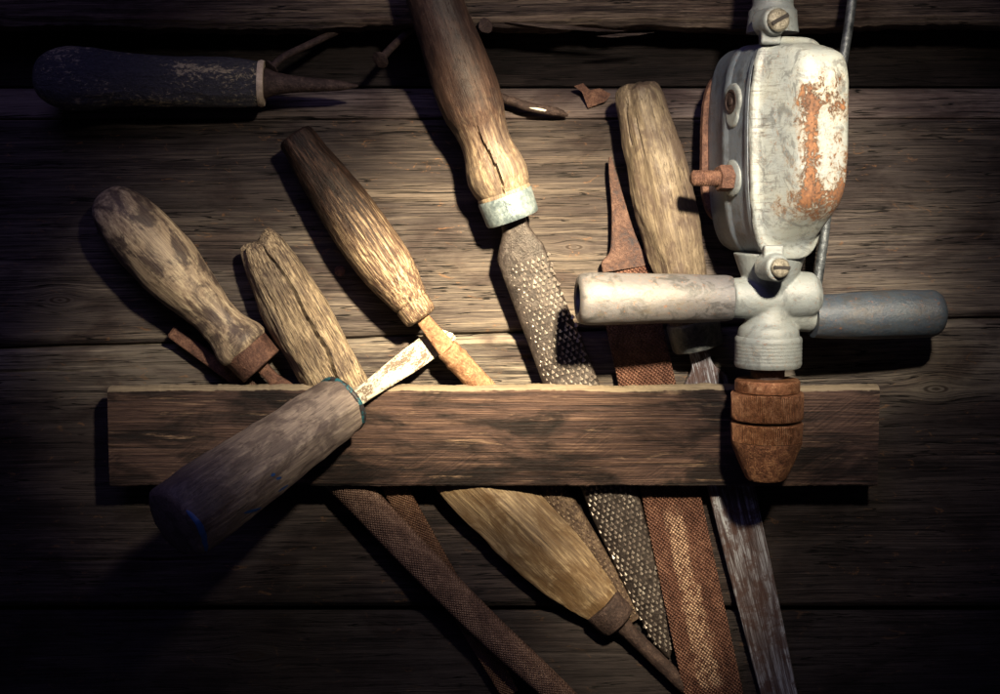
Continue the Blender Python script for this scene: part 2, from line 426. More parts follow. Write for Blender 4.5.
def paint(name, base, warm, chipthr=.66, zones=(), seed=0, rough=.38, dirt=.5, smear=None):
    """old enamel; zones = (x,y,z,rx,ry,rz,weight) where the paint has rusted through"""
    m = NM(name); p = m.co()
    a = m.noise(p, (.085,.085,.06), 8, .85, .5, (seed,2,3)); b = m.noise(p, (.30,)*3, 5, .85, 0, (seed,1,1)); l = m.noise(p, (.025,)*3, 4, .6, 0, (1,seed,1))
    val = m.ma('ADD', m.ma('MULTIPLY', a, .68), m.ma('MULTIPLY', b, .32))
    s = m.xyz(p)
    for (x, y, z, rx, ry, rz, w) in zones:
        d = None
        for q, c0, r0 in ((s[0],x,rx),(s[1],y,ry),(s[2],z,rz)):
            t = m.ma('POWER', m.ma('DIVIDE', m.ma('SUBTRACT', q, c0), r0), 2.0)
            d = t if d is None else m.ma('ADD', d, t)
        val = m.ma('ADD', val, m.ma('MULTIPLY', m.step(d, 1.3, .0), w))
    k = m.step(val, chipthr-.012, chipthr+.03)
    c = m.mix(l, base, warm)
    c = m.mix(m.ma('MULTIPLY', m.step(b, .52, .72), .25), c, (.20,.17,.13))
    edge = m.step(val, chipthr-.09, chipthr)
    c = m.mix(m.ma('MULTIPLY', edge, .62), c, (.20,.125,.065))
    speck = m.step(m.noise(p, (.55,)*3, 2, .6, 0, (8,8,seed)), .70, .73)
    c = m.mix(m.ma('MULTIPLY', speck, .8), c, (.12,.06,.035))
    dk = m.noise(p, (.045,.07,.045), 7, .78, .8, (4,seed,9))
    c = m.mix(m.ma('MULTIPLY', m.step(dk, .50, .60), dirt*.9), c, (.04,.040,.042))
    d2 = m.noise(p, (.03,.03,.16), 5, .75, .3, (2,seed,5))          # greasy smears running round the casting
    c = m.mix(m.ma('MULTIPLY', m.step(d2, .52, .70), dirt*.6), c, (.085,.07,.055))
    if smear:
        hs = m.noise(p, (.02,.05,.55), 5, .8, .2, (7,3,1))
        kk = m.ma('MULTIPLY', m.step(m.ma('ADD', s[0], m.ma('MULTIPLY', m.ma('SUBTRACT', d2, .5), 14)), smear[1], smear[0]), m.step(hs, .50, .68))
        c = m.mix(m.ma('MULTIPLY', kk, .75), c, (.045,.032,.028))
    sc = m.noise(p, (.22,.22,.30), 5, .85, .6, (9,seed,2))
    c = m.mix(m.ma('MULTIPLY', m.step(sc, .60, .64), .85), c, (.17,.075,.035))
    rc = m.ramp(m.ma('ADD', m.ma('MULTIPLY', a, .5), m.ma('MULTIPLY', b, .5)), [(.36,(.03,.014,.010)),(.5,(.115,.042,.014)),(.66,(.27,.115,.038))])
    rc = m.mix(m.ma('MULTIPLY', m.step(l, .45, .6), .5), rc, m.mix(1, rc, (.45,.40,.42), 'MULTIPLY'))
    c = m.mix(m.ma('MULTIPLY', k, .93), c, rc)
    nb = m.bump(m.ma('ADD', m.ma('SUBTRACT', m.ma('MULTIPLY', b, .7), m.ma('MULTIPLY', k, .8)), m.ma('MULTIPLY', l, 1.2)), .9)
    rg = m.ma('ADD', rough, m.ma('MULTIPLY', k, .4))
    return m.done(c, rg, 0, nb, .5)
PBASE, PWARM = (.07,.10,.15), (.155,.17,.175)

# ---------------------------------------------------------------- wall
wall = bpy.data.objects.new('wall', None); col.objects.link(wall); wall['kind'] = 'structure'
KNOTS = [(936,389,22,8), (60,300,20,7), (392,292,22,7), (574,247,16,5), (1130,200,30,9), (250,655,26,8), (715,655,24,8)]
SPLITS = [(395,640,362,-.02,1.5),(560,760,286,-.03,1.3),(-200,210,378,-.03,1.6),(760,1100,238,-.02,1.3),(860,1200,440,-.02,1.6),(-100,330,560,0,1.4),(240,470,204,-.01,1.2),(430,900,655,-.01,1.4),(30,400,103,0,1.2),(600,960,102,0,1.2)]
def grain_of(px, py):
    v = py + 3*nz(px*.006, py*.01, 3.3) + .014*(px-500)
    for kx, ky, sx, sy in KNOTS:
        d2 = ((px-kx)/sx)**2 + ((py-ky)/(sy*1.6))**2
        if d2 < 9: v = v - (py-ky)*.85*math.exp(-d2*.8)
    return v
def board(name, rows, mat, x0=-320, x1=1320, dx=4.0, top=None, bot=None, rough=1.0, seed=0, offs=0):
    """rows [(py,h)] profile; top/bot = functions px->shift applied at the two ends"""
    prof = []
    for i in range(len(rows)-1):
        a, b = rows[i], rows[i+1]; n = max(1, int(math.hypot(b[0]-a[0], b[1]-a[1])/1.5))
        for k in range(n): prof.append((a[0]+(b[0]-a[0])*k/n, a[1]+(b[1]-a[1])*k/n))
    prof.append(rows[-1])
    y0, y1 = prof[0][0], prof[-1][0]
    xs = [x0+dx*i for i in range(int((x1-x0)/dx)+1)]
    verts = []; at = []; kn = []; m = len(prof)
    for x in xs:
        tp = top(x) if top else 0; bt = bot(x) if bot else 0
        for (y, h) in prof:
            u = (y-y0)/(y1-y0) if y1 > y0 else 0
            yy = y + tp*(1-u)**2 + bt*u**2 if (tp or bt) else y
            gv = grain_of(x, yy)+offs
            d = .7*rough*(1.0*nz(x*.006+seed, gv*.09, seed) + 1.1*nz(x*.012, gv*.33, seed+4) + .5*nz(x*.03, gv*.7, seed+8) + 2.0*nz(x*.004, yy*.012, seed+2))
            for (cx0, cx1, cy0, sl, wd) in SPLITS:
                if cx0 < x < cx1:
                    e = math.sin(math.pi*(x-cx0)/(cx1-cx0))
                    q = abs(yy-(cy0+sl*(x-cx0)+2.2*nz(x*.02, cy0, 1)))
                    if q < wd*e*1.3: d -= 5.0*e*(1-q/(wd*e*1.3+.01))
            verts.append(W(x, yy, h+d)); at.append((x, gv, h)); kn.append(knot_of(x, yy))
    faces = []
    for i in range(len(xs)-1):
        for j in range(m-1):
            faces.append((i*m+j, i*m+j+1, (i+1)*m+j+1, (i+1)*m+j))
    # ends and back so that the plank is solid
    o = mk(name, verts, faces, mat, wall, 0, None, at)
    ka = o.data.attributes.new('knot', 'FLOAT_VECTOR', 'POINT'); ka.data.foreach_set('vector', [q for k_ in kn for q in (k_,0,0)])
    return o
def knot_of(px, py):
    v = 0
    for kx, ky, sx, sy in KNOTS:
        d = math.hypot((px-kx)/sx, (py-ky)/(sy*.9))
        v = max(v, 1-d*1.0)
    return max(v, 0)
seam = lambda x: -.031*(x-500) + 1.6*nz(x*.01, 1, 1)
beam_edge = lambda x: 7*nz(x*.006, 2.2, 0)+3*nz(x*.03, 5, 0) + 1.5*nz(x*.11, 7, 0)
board('beam', [(-190,-10),(-150,10),(-60,16),(-6,16),(8,14),(18,10),(26,3),(30,-10),(32,-70)], MW['beam'], bot=beam_edge, rough=1.9, seed=5, offs=40)
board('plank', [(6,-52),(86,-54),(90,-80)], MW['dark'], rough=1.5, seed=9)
rw2 = [(88,-80),(89,-26),(91,-20),(97,-16),(116,-4),(118,-5),(119.5,-9),(121,-1),(126,2),(320,1),(327,0),(331,-3),(333,-9),(334,-40)]
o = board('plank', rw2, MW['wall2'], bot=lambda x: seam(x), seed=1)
o.data.materials.append(MW['ledge'])
nprof = None
for poly in o.data.polygons:
    h = o.data.attributes['grain'].data[poly.vertices[0]].vector[2]
    if h < -3.2 and (poly.center.z/S) > 150: poly.material_index = 1
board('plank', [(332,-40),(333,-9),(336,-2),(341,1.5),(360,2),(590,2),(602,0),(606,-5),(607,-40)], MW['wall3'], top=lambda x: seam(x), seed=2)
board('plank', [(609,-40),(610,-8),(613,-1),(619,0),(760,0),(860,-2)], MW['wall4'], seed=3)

board('added_backing', [(-190,-64),(860,-64)], MW['dark'], dx=40, seed=11)  # dark sheet added behind the planks to stop light leaking at the seams
# ---------------------------------------------------------------- rack rail
rack = thing('tool_rack', 'long dark brown wooden rail across the plank wall holding the files', 'rack', Matrix.Translation(W(495,432,0)*S))
HB, HF = 28, 44
def rail():
    o0 = W(495,432,0)
    xs = [107+ (880-107)*i/420 for i in range(421)]
    verts = []; at = []; faces = []; ar = []
    for x in xs:
        sec = []
        topw = 1.6*nz(x*.012, 3, 3)+1.1*nz(x*.07, 8, 3)+.7*nz(x*.27, 2, 3) + 2.2*max(0, nz(x*.045, 6, 1)-.35); 
        T = W(x, 388+topw, HF); B = W(x, 486+1.0*nz(x*.03,1,9)+.7*nz(x*.2,4,9), HF); zt, zb = T.z, B.z; xx = T.x
        pts = []
        n = 40
        for k in range(n+1): pts.append((HF, zt-5.5+(zb+1.5-zt+5.5)*k/n, (k/n)))
        ring = [(HF-14, zt+1.6), (HF-8, zt+1.2), (HF-4, zt+.2), (HF-1.5, zt-1.8), (HF-.5, zt-3.2)] + [(p[0], p[1]) for p in pts] + [(HF-1.5, zb), (HB, zb+.5), (HB, zt+1.4)]
        m_ = len(ring)
        for (h, z) in ring:
            d = 0
            if h == HF:
                d = .8*nz(x*.01, z*.15, 2)+.5*nz(x*.02, z*.5, 3)+1.0*nz(x*.006,z*.02,7)
            verts.append(Vector((xx, -(h+d), z)) - o0); at.append((x, z, 0)); ar.append((z-zt) + (8 if h < HF-1.2 and z > zt-4 else 0))
    for i in range(len(xs)-1):
        for j in range(m_):
            k = (j+1) % m_
            faces.append((i*m_+j, i*m_+k, (i+1)*m_+k, (i+1)*m_+j))
    for b in (0, (len(xs)-1)*m_): faces.append(tuple(b+j for j in range(m_)))
    o = mk('rail', verts, faces, RAIL, rack, 35, None, at)
    ka = o.data.attributes.new('knot', 'FLOAT_VECTOR', 'POINT'); ka.data.foreach_set('vector', [q for k_ in ar for q in (k_,0,0)])
    return o
rail()
for x in (150, 835):
    c = W(x, 436, 20) - W(495,432,0); vv = []
    for sx in (-15, 15):
        for sy in (-6, 17):
            for sz in (-30, 32): vv.append((c.x+sx, c.y+sy+(0), c.z+sz))
    o_ = mk('spacer_block', vv, [(0,1,3,2),(4,5,7,6),(0,1,5,4),(2,3,7,6),(0,2,6,4),(1,3,7,5)], MW['wall4'], rack, 30, None, [(v[0],v[2],0) for v in vv])

# ---------------------------------------------------------------- tools
def teeth(verts, faces, wy_of, wz_of, n, t0, t1, dt, dy, size, hgt, jit=.5, cz_of=lambda t: 0, skip=.04):
    row = 0; t = t0
    while t < t1:
        wy = wy_of(t)*.93; y = -wy + (dy/2 if row % 2 else 0)
        while y < wy:
            if random.random() > skip:
                tt = t+random.uniform(-jit, jit); yy = y+random.uniform(-jit, jit)
                def zs(y_, t_):
                    q = max(0, 1-abs(y_/wy_of(t_))**n)
                    return cz_of(t_)+wz_of(t_)*q**(1/n)
                s = size*random.uniform(.8, 1.15); b = len(verts)
                P = [(tt-s*.9, yy), (tt+s*.55, yy-s*.72), (tt+s*.55, yy+s*.72)]
                for (a_, c_) in P: verts.append((a_, c_, zs(c_, t0 if a_ < t0 else a_)-.3))
                verts.append((tt+s*.75, yy, zs(yy, tt)+hgt*random.uniform(.75, 1.15)))
                faces += [(b,b+1,b+3),(b+1,b+2,b+3),(b+2,b,b+3)]
            y += dy
        t += dt; row += 1

# awl with painted handle lying along the ledge
t, L = tool('awl', 'dark awl with peeling paint and rusty spike lying on the ledge under the beam', 'awl', (33,77,44), (358,86,26))
v, f = lathe([(0,2),(2,12),(8,21),(18,27),(34,31),(55,30),(75,27),(100,25),(150,24.5),(195,23.5),(212,22),(214,20)], fn=lump(1, 1.6, .5, flats=(8,.5,.2)))
mk('handle', v, f, AWL, t)
v, f = lathe([(213,17),(213,21.5),(216,22.5),(219,21.5),(219,14)], smooth=False); mk('ring', v, f, CREAM, t)
v, f = lathe([(217,16),(222,14),(232,10.5),(255,7.5),(290,5),(L,1.2)], 24, fn=lump(2, .8)); mk('spike', v, f, RUSTD, t)

# far left turned handle
t, L = tool('file', 'file with a smooth pear-shaped grey wooden handle and a rusty iron ferrule', 'file', (101,193,33), (241,344,30))
k = K(32)
pr = [(0,3),(2,11),(7,18),(16,24),(35,30),(62,33.5),(92,33),(122,28.5),(145,24),(162,21),(174,21.5),(186,24.5),(196,27.8),(202,27.5),(205,25)]
v, f = lathe([(a, b*k) for a, b in pr], fn=lump(3, 1.6, .12)); mk('handle', v, f, H2, t)
v, f = lathe([(201,18),(201,24),(203,24.8),(227,23.6),(228,22),(228,5)], smooth=False, fn=lump(5, .6)); mk('ferrule', v, f, RUST, t)
v, f = loft([(225,0,0,7,4),(240,0,0,6,4),(262,0,-4,10,4),(330,0,-20,11,4)], 4); mk('tang', v, f, RUST, t)

# bare file: tang above the rail, long crosscut body below it
t, L = tool('file', 'bare rusty file without a handle, its fine crosscut round body running to the bottom edge', 'file', (242,382,14), (600,732,44))
v, f = loft([(0,0,-2,8,4),(30,0,-1,10,5),(90,0,0,14,8),(120,0,0,16,10),(150,0,0,17,11),(240,-3,0,16.5,11),(330,-4.5,0,15.5,10),(430,-2,0,13.5,9),(L,0,0,11,7)], 2.4); mk('blade', v, f, FILE3, t)
T3 = t.matrix_world.inverted()
A, B = W(171,331,15), W(244,384,13); Mt = T3 @ frame(A, B); Lt = (B-A).length
v, f = loft([(0,0,0,5,2),(2,0,0,6.5,4),(Lt*.6,0,0,6.8,4.4),(Lt+2,0,0,8,4.4)], 5); mk('tang', v, f, RUST, t, 38, Mt)

# cracked grey handle, second from the left
t, L = tool('file', 'narrow rusty file in a split rough grey wooden handle with a long dark crack', 'file', (257,241,26), (510,694,12))
pr = [(0,13),(1,18),(5,21),(20,25.5),(50,30.5),(85,33.5),(120,33.5),(150,32),(175,29),(186,24),(188,12)]
v, f = lathe([(a, b*.97) for a, b in pr], 230, .9, fz=.82, fn=lump(4, 2.2, .45, crack=[(1,190,1.25,1.0,12,.22),(25,90,2.1,.5,3,.2),(70,150,.7,.5,3,.2)], flats=(7,.55,.5), butt=9)); mk('handle', v, f, H4, t)
v, f = loft([(178,0,0,8,5),(215,0,0,9,4),(260,0,0,12,4),(420,0,0,12,4),(L,0,0,9,3.5)], 4); mk('blade', v, f, FILE4, t)

# charred streaked handle with orange tang
t, L = tool('rasp', 'narrow rasp with a charred dark-to-tan streaked wooden handle and orange rusty tang', 'rasp', (294,135,27), (421,317,38))
k = K(33)
pr = [(0,4),(.5,17),(3,18.5),(20,20),(60,24.5),(100,27.5),(135,28.5),(165,26.5),(190,22),(203,18.8),(205,17.4),(207,18.4),(212,18),(221,16.5),(224,13),(224.5,5)]
pr = [(a*L/222, b*k) for a, b in pr]
v, f = lathe(pr, 128, 1.2, fn=lump(6, 1.3, .3, flats=(9,.3,0))); mk('handle', v, f, H5, t)
T5 = t.matrix_world.inverted()
A, B = W(419,314,38), W(449,352,34); Lt = (B-A).length
v, f = loft([(0,0,0,6.5,4.5),(Lt*.5,0,0,8,5),(Lt,0,0,9.5,6)], 3.5); g = mk('tang', v, f, RUSTO, t, 38, T5 @ frame(A, B))
A, B = W(446,348,34), W(498,404,18); Lt = (B-A).length
v, f = lathe([(0,6),(.5,10.5),(3,11.5),(12,11),(14,12.2),(17,12.2),(19,11.4),(Lt,12)], 32, fn=lump(7,.7)); mk('shank', v, f, RUSTO, t, 38, T5 @ frame(A, B))
A, B = W(497,404,18), W(634,620,7); Lt = (B-A).length
st = [(0,0,0,11,6),(40,0,0,15,7),(Lt*.5,0,0,15,7),(Lt,0,0,9,4)]
v, f = loft(st, 2.2); nf = len(f); teeth(v, f, lambda q: spline(st,q)[2], lambda q: spline(st,q)[3], 2.2, 60, Lt-4, 5.0, 5.2, 2.3, 1.9)
mk('blade', v, f, RASP2, t, 25, T5 @ frame(A, B), mat2=(TOOTH2, nf))

# big scraper lying over the rail
t, L = tool('scraper', 'scraper with a thick grey wooden handle and peeling white blade laid across the rail', 'scraper', (172,525,215), (343,404,75))
k1, k2 = K(215), K(75)
pr = [(0,8),(0.3,34),(1.5,38.5),(4,41.5),(9,43),(30,43.4),(L*.5,38),(L*.8,33.5),(L-6,31.5),(L-1,29.5),(L,26)]
pr = [(a, b*(k1+(k2-k1)*a/L)) for a, b in pr]
v, f = lathe(pr, 112, 1.6, fn=lump(8, 2.0, .2, flats=(6,.38,.3))); mk('handle', v, f, H6, t)
v, f = lathe([(L-4,28.5),(L-3,29.6),(L-1.2,30),(L+.6,29.4),(L+2.2,26),(L+2.2,4)], 96, smooth=False, fn=lump(9, 1.4))
def ringm():
    m = NM('dark_ring_with_teal_paint'); p = m.co(); a = m.noise(p, (.1,.12,.12), 4, .7)
    c = m.mix(m.step(a, .50, .56), (.02,.017,.02), (.012,.085,.11)); return m.done(c, .5, 0, m.bump(a, 1.5), .4)
mk('ring', v, f, ringm(), t)
T6 = t.matrix_world.inverted()
A, B = W(340,410,73), W(451,331,9); Lt = (B-A).length
st = [(0,0,0,9,4),(28,0,0,8.5,3.5),(60,0,0,10.5,2.6),(100,0,0,12.5,2.2),(120,0,0,12,1.8),(Lt-8,-2,0,9,1.5),(Lt,-6,0,3,1)]
v, f = loft(st, 5); mk('blade', v, f, SCRAPE, t, 38, T6 @ frame(A, B))
# blue paint dabs on the handle (their own raised patches of paint)
def dab(t0, th0, lt, lw, ang, seed):
    vv, ff = [], []; nn, mm = 26, 8
    for i in range(nn+1):
        for j in range(mm+1):
            u = i/nn-.5; w = (j/mm-.5)
            ww = lw*(1-(2*abs(u))**2)**.5*(1+.5*nz(u*6, seed, j)); a_ = u*lt; b_ = w*ww
            tt = t0+a_*math.cos(ang)-b_*math.sin(ang); dth = (a_*math.sin(ang)+b_*math.cos(ang))
            r = spline(pr, tt)[0]; th = th0+dth/r
            r2 = lump(8, 2.0, .2, flats=(6,.38,.3))(tt, th, r)[0]+.22
            vv.append((tt, r2*math.cos(th), r2*math.sin(th)))
    for i in range(nn):
        for j in range(mm): ff.append((i*(mm+1)+j, (i+1)*(mm+1)+j, (i+1)*(mm+1)+j+1, i*(mm+1)+j+1))
    return vv, ff
BLUE = NM('blue_paint').done((.010,.045,.16), .5)
for a in [(5.5,2.12,52,5,1.5,1),(62,2.55,26,3.5,.5,2),(96,2.15,8,2.5,.5,5),(91,1.95,5,3,.3,3),(100,2.6,14,3,.2,4)]:
    v, f = dab(*a); mk('paint_mark', v, f, BLUE, t)

# the large rasp
t, L = tool('rasp', 'large half-round rasp with coarse teeth, long brown handle and pale galvanised ferrule', 'rasp', (410,-70,52), (669,657,6))
tf = (W(504,197,34)-W(410,-70,52)).length
q = tf/284.0
pr = [(0,4),(3,16),(10,24),(30,28),(70,26.5),(100,28),(140,31),(168,32),(190,30.5),(208,26.5),(222,25),(236,26.5),(250,30),(260,31),(270,29.5),(276,27.6),(278,26.6),(280,27.5),(283,27)]
pr = [(a*q, b*.965) for a, b in pr]
v, f = lathe(pr, 112, 1.4, fn=lump(10, 1.0, .12, crack=[(205*q,282*q,1.62,.8,8,.15)])); mk('handle', v, f, H7, t)
v, f = lathe([(tf-2,22),(tf-2,26.5),(tf,27.3),(tf+21,26.6),(tf+23,25.4),(tf+23,6)], smooth=False, fn=lump(11, .8)); mk('ferrule', v, f, GALV, t)
s0 = tf+20
wid = [(s0,0,0,12,8),(s0+12,-1,0,13.5,7),(s0+27,-3.5,0,20,7),(s0+37,-4,0,23.8,7),(s0+130,-2,0,25,8),(s0+220,0,0,27,8),(s0+300,0,0,26,7.5),(s0+370,0,0,20,6),(L-30,0,0,12,4.5),(L-4,0,0,4,3),(L,0,0,1.5,2)]
v, f = loft(wid, 2.3, 64, 3); nf = len(f)
teeth(v, f, lambda q_: spline(wid,q_)[2], lambda q_: spline(wid,q_)[3], 2.3, s0+46, L-8, 5.0, 5.4, 2.9, 1.9, .8)
mk('blade', v, f, RASP, t, 25, mat2=(TOOTH, nf))

# bare flat file with pointed tang
t, L = tool('file', 'wide flat rusty file without a handle, with a pale worn stripe and pointed tang', 'file', (604,185,12), (713.5,694,14))
L2 = L+20
def tq(v, th, wy, wz): return v
st = [(60,0,0,25,4.2),(63,0,0,27,4.5),(140,0,0,27.5,4.6),(300,0,0,29,4.8),(L2,0,0,29.5,4.6)]
sto = [(86,0,0,26,4.0),(89,0,0,27,4.5),(140,0,0,27.5,4.6),(300,0,0,29,4.8),(L2,0,0,29.5,4.6)]
v, f = loft(sto, 9, 64, 6); mk('blade', v, f, FILE8, t)
# local y points roughly right of the axis or left; use real points for the tang
T8 = t.matrix_world.inverted()
A, B = W(611,157,16), W(628,268,13); Lt = (B-A).length
st = [(0,-1,0,1.2,1.5),(10,-1,0,3,2.5),(50,0,0,7.5,3.6),(78,0,0,12,4),(92,0,0,16,4),(101,0,0,25.5,4.2),(Lt,1,0,26.6,4.2)]
v, f = loft(st, 6, 48, 2); mk('tang', v, f, RUSTT, t, 38, T8 @ frame(A, B))

# chisel with tan handle, right of the files
t, L = tool('chisel', 'wide chisel with a worn tan wooden handle, dark ferrule and scratched blue-grey blade', 'chisel', (637,84,30), (779,694,8))
pr = [(0,10),(1.5,18),(6,22),(20,25.5),(50,28.5),(90,31),(130,32),(155,31),(180,27.5),(200,25.5),(240,25),(246,20)]
v, f = lathe([(a, b*.97) for a, b in pr], 112, 1.4, fn=lump(12, 2.6, .3, crack=[(8,60,2.35,.7,3,.15),(20,75,2.0,.6,2,.1)], flats=(5,.35,.8), butt=5)); mk('handle', v, f, H9, t)
v, f = lathe([(236,20),(236,25.5),(238,26.8),(262,25.5),(264,24),(264,6)], smooth=False, fn=lump(13,.8)); mk('ferrule', v, f, STEELD, t)
st = [(258,0,-4,10,6),(280,0,-6,10,5),(286,0,-6,12,4.5),(300,0,-6,22,4),(400,0,0,23,4),(480,0,0,22,4),(L+15,0,0,18,3.5)]
v, f = loft(st, 6, 48, 4); mk('blade', v, f, BLADE9, t)

# golden carved handle pointing down
t, L = tool('chisel', 'reversed tool with a golden brown carved handle below the rail, rusty ferrule pointing down', 'chisel', (446,453,20), (692,694,10))
pr = [(0,6),(3,20),(12,32),(30,37),(60,39),(95,39),(130,38.3),(160,36),(185,32),(205,27.3),(218,23.5),(226,20.5),(228,16)]
def t10(tt, th, r):
    rr, x = lump(14, 1.6, .3, flats=(5,.75,1.05))(tt, th, r); return rr, x
v, f = lathe([(a, b*.98) for a, b in pr], 112, 1.5, fz=.52, fn=t10, cz=0); mk('handle', v, f, H10, t)
v, f = lathe([(221,14),(221,20.5),(223,21.5),(240,21),(246,19),(249,14),(249,5)], smooth=False, fz=.85, fn=lump(15,1.0)); mk('ferrule', v, f, RUSTD, t)
v, f = lathe([(246,11),(252,9.5),(268,8),(L,7.5)], 32, fn=lump(16,.8)); mk('shank', v, f, RUSTD, t)

# ---------------------------------------------------------------- hand drill
HD = 88.0; KD = K(HD)
O = W(769, 300, HD)
drill = thing('hand_drill', 'old hand drill with chipped pale blue gearbox, two side handles and rusty chuck', 'drill', Matrix.Translation(O*S))
YAW = R(-21)
MB = Matrix.Rotation(-YAW*-1, 4, 'Z')     # turns the left flank of the gearbox towards the viewer
MB = Matrix.Translation(Vector((-3*S,12*S,0))) @ Matrix.Rotation(R(18), 4, 'Z')
def upv(v): return [(y, z_, x) for (x, y, z_) in v]
def rr_ring(cx, cz, hx, hz, y, n=3.6, seg=96, taper=0):
    ring = []
    for j in range(seg):
        th = 2*math.pi*(j+.5)/seg; c, s_ = math.cos(th), math.sin(th); e = 2/n
        x = math.copysign(abs(c)**e, c)*hx; z = math.copysign(abs(s_)**e, s_)*hz
        if taper: x *= 1-taper*max(0, -z/hz)**2
        ring.append((cx+x, y, cz+z))
    return ring
PH = paint('pale_blue_enamel_housing', PBASE, (.155,.17,.175), .665, [(-50,0,60,14,60,60,.06)], 1, dirt=.6)
PC = paint('pale_blue_enamel_cover', (.15,.185,.225), (.34,.34,.275), .635, [(20,-85,88,60,60,22,.115),(-10,-90,168,12,50,36,.10),(-6,-90,118,12,50,30,.105),(36,-80,105,20,60,36,.095),(14,-90,140,46,60,70,.03),(12,-90,185,34,50,24,.09),(10,-90,130,40,50,60,.035)], 2, rough=.34, dirt=.6, smear=(-26,-18))
PN = paint('pale_blue_enamel_casting', (.11,.135,.16), (.23,.24,.215), .66, [(0,0,-50,40,50,16,.05)], 3, dirt=.45)
PL = paint('grey_lilac_grip_paint', (.055,.056,.075), (.125,.118,.115), .72, [], 4, rough=.42, dirt=.95)
PR_ = paint('grey_blue_grip_paint', (.022,.034,.060), (.050,.062,.068), .72, [], 6, rough=.4, dirt=.9)
ZC = 141.0 * .92     # height of the gearbox centre above the handles
def zz(py): return (300-py)*.938
cz = zz(151); HX = 38.5; HZ = 100
def tap(z): return 1.035-.15*max(0, min(1, (cz+HZ*.2-z)/(HZ*1.2)))**1.6
rings = [rr_ring(-2,cz,HX-16,HZ-16,50), rr_ring(-2,cz,HX-5,HZ-6,48), rr_ring(-1,cz,HX-2.5,HZ-4,40), rr_ring(-1,cz,HX-2.2,HZ-3,16), rr_ring(-1,cz,HX-.8,HZ-2,13), rr_ring(-1,cz,HX-.8,HZ-2,5), rr_ring(-1,cz,HX-2.2,HZ-3,2), rr_ring(-1,cz,HX-2,HZ-2.5,0), rr_ring(0,cz,HX-1.5,HZ-2,-24), rr_ring(0,cz,HX-.8,HZ-1,-33), rr_ring(0,cz,HX+.6,HZ+.6,-34), rr_ring(0,cz,HX+.6,HZ+.6,-39.4), rr_ring(0,cz,HX-2,HZ-2,-40)]
v, f = rings_mesh(rings); v = [(x*tap(z_), y, z_) for x, y, z_ in v]; mk('housing', v, f, PH, drill, 32, MB)
v, f = rings_mesh([rr_ring(-1,cz+3,HX-2,70,56), rr_ring(-1,cz+3,HX+2.5,74,55), rr_ring(-1,cz+3,HX+2.5,74,50), rr_ring(-1,cz+3,HX-4,68,49)]); mk('back_plate', v, f, RUST, drill, 32, MB)
# front cover: flange, then a raised plateau set towards the top
def cov(y, gx0, gx1, gz0, gz1, n): return rr_ring((gx0+gx1)/2, (gz0+gz1)/2, (gx1-gx0)/2, (gz1-gz0)/2, y, n)
x0, x1, z0, z1 = -HX, HX, cz-HZ, cz+HZ
rings = [cov(-40.5,x0+1,x1-1,z0+1,z1-1,4), cov(-41.2,x0-.3,x1+.3,z0-.3,z1+.3,4), cov(-46,x0-.3,x1+.3,z0-.3,z1+.3,4), cov(-47.6,x0+1.2,x1-1,z0+1.4,z1-1.4,4),
  cov(-48.2,x0+4,x1-2,z0+8,z1-3,4.2), cov(-49.6,x0+6,x1-2.6,z0+12,z1-4.5,4.4), cov(-54,x0+8.5,x1-3.2,z0+17,z1-6,4.6), cov(-64,x0+13,x1-4,z0+26,z1-8,5),
  cov(-76,x0+17,x1-4.6,z0+36,z1-11,5), cov(-86,x0+20.5,x1-5.5,z0+44,z1-15,5), cov(-91,x0+23,x1-7.5,z0+50,z1-20,4.8), cov(-94,x0+26.5,x1-11,z0+56,z1-27,4.4), cov(-95.6,x0+31,x1-18,z0+68,z1-42,3.6), cov(-96.2,x0+36,x1-30,z0+88,z1-72,2.8)]
v, f = rings_mesh(rings); 
v = [(x*tap(z_), y+1.3*nz(x*.04,z_*.04,y*.05)+.5*nz(x*.15,z_*.15,2) , z_) for x, y, z_ in v]
mk('cover', v, f, PC, drill, 60, MB)

def cast(name, parts, mat, vox=1.1, parent=drill, M=None):
    """several shapes melted into one casting"""
    verts, faces = [], []
    for v, f in parts:
        b = len(verts); verts += v; faces += [tuple(i+b for i in q) for q in f]
    me = bpy.data.meshes.new('tmp'); me.from_pydata([tuple(Vector(v)*S) for v in verts], [], faces)
    bm = bmesh.new(); bm.from_mesh(me); bmesh.ops.recalc_face_normals(bm, faces=bm.faces); bm.to_mesh(me); bm.free()
    tmp = bpy.data.objects.new('tmp', me); col.objects.link(tmp)
    r = tmp.modifiers.new('r', 'REMESH'); r.mode = 'VOXEL'; r.voxel_size = vox*S
    s_ = tmp.modifiers.new('s', 'SMOOTH'); s_.iterations = 6; s_.factor = .6
    dg = bpy.context.evaluated_depsgraph_get(); dg.update()
    m2 = bpy.data.meshes.new_from_object(tmp.evaluated_get(dg)); m2.name = name
    bpy.data.objects.remove(tmp); bpy.data.meshes.remove(me)
    m2.materials.clear(); m2.materials.append(mat); m2.shade_smooth()
    o = bpy.data.objects.new(name, m2); col.objects.link(o); o.parent = parent
    if M is not None: o.matrix_local = M
    return o
def lz(pts, seg=64, cx=0, cy=0, **kw):
    """lathe about the vertical axis, pts (z, r) from low to high"""
    v, f = lathe(pts, seg, **kw); return [(y+cx, z_+cy, x) for x, y, z_ in v], f
def placed(vf, A, B, ref=None):
    """move an X-axis shape to run from A to B (drill local units)"""
    M = frame(A, B, ref or Vector((0,-1,0))); v, f = vf
    M = M.copy(); M.translation = M.translation/S
    return [tuple(M @ Vector(p)) for p in v], f
def dl(px, py, h): return W(px, py, h-50) - O
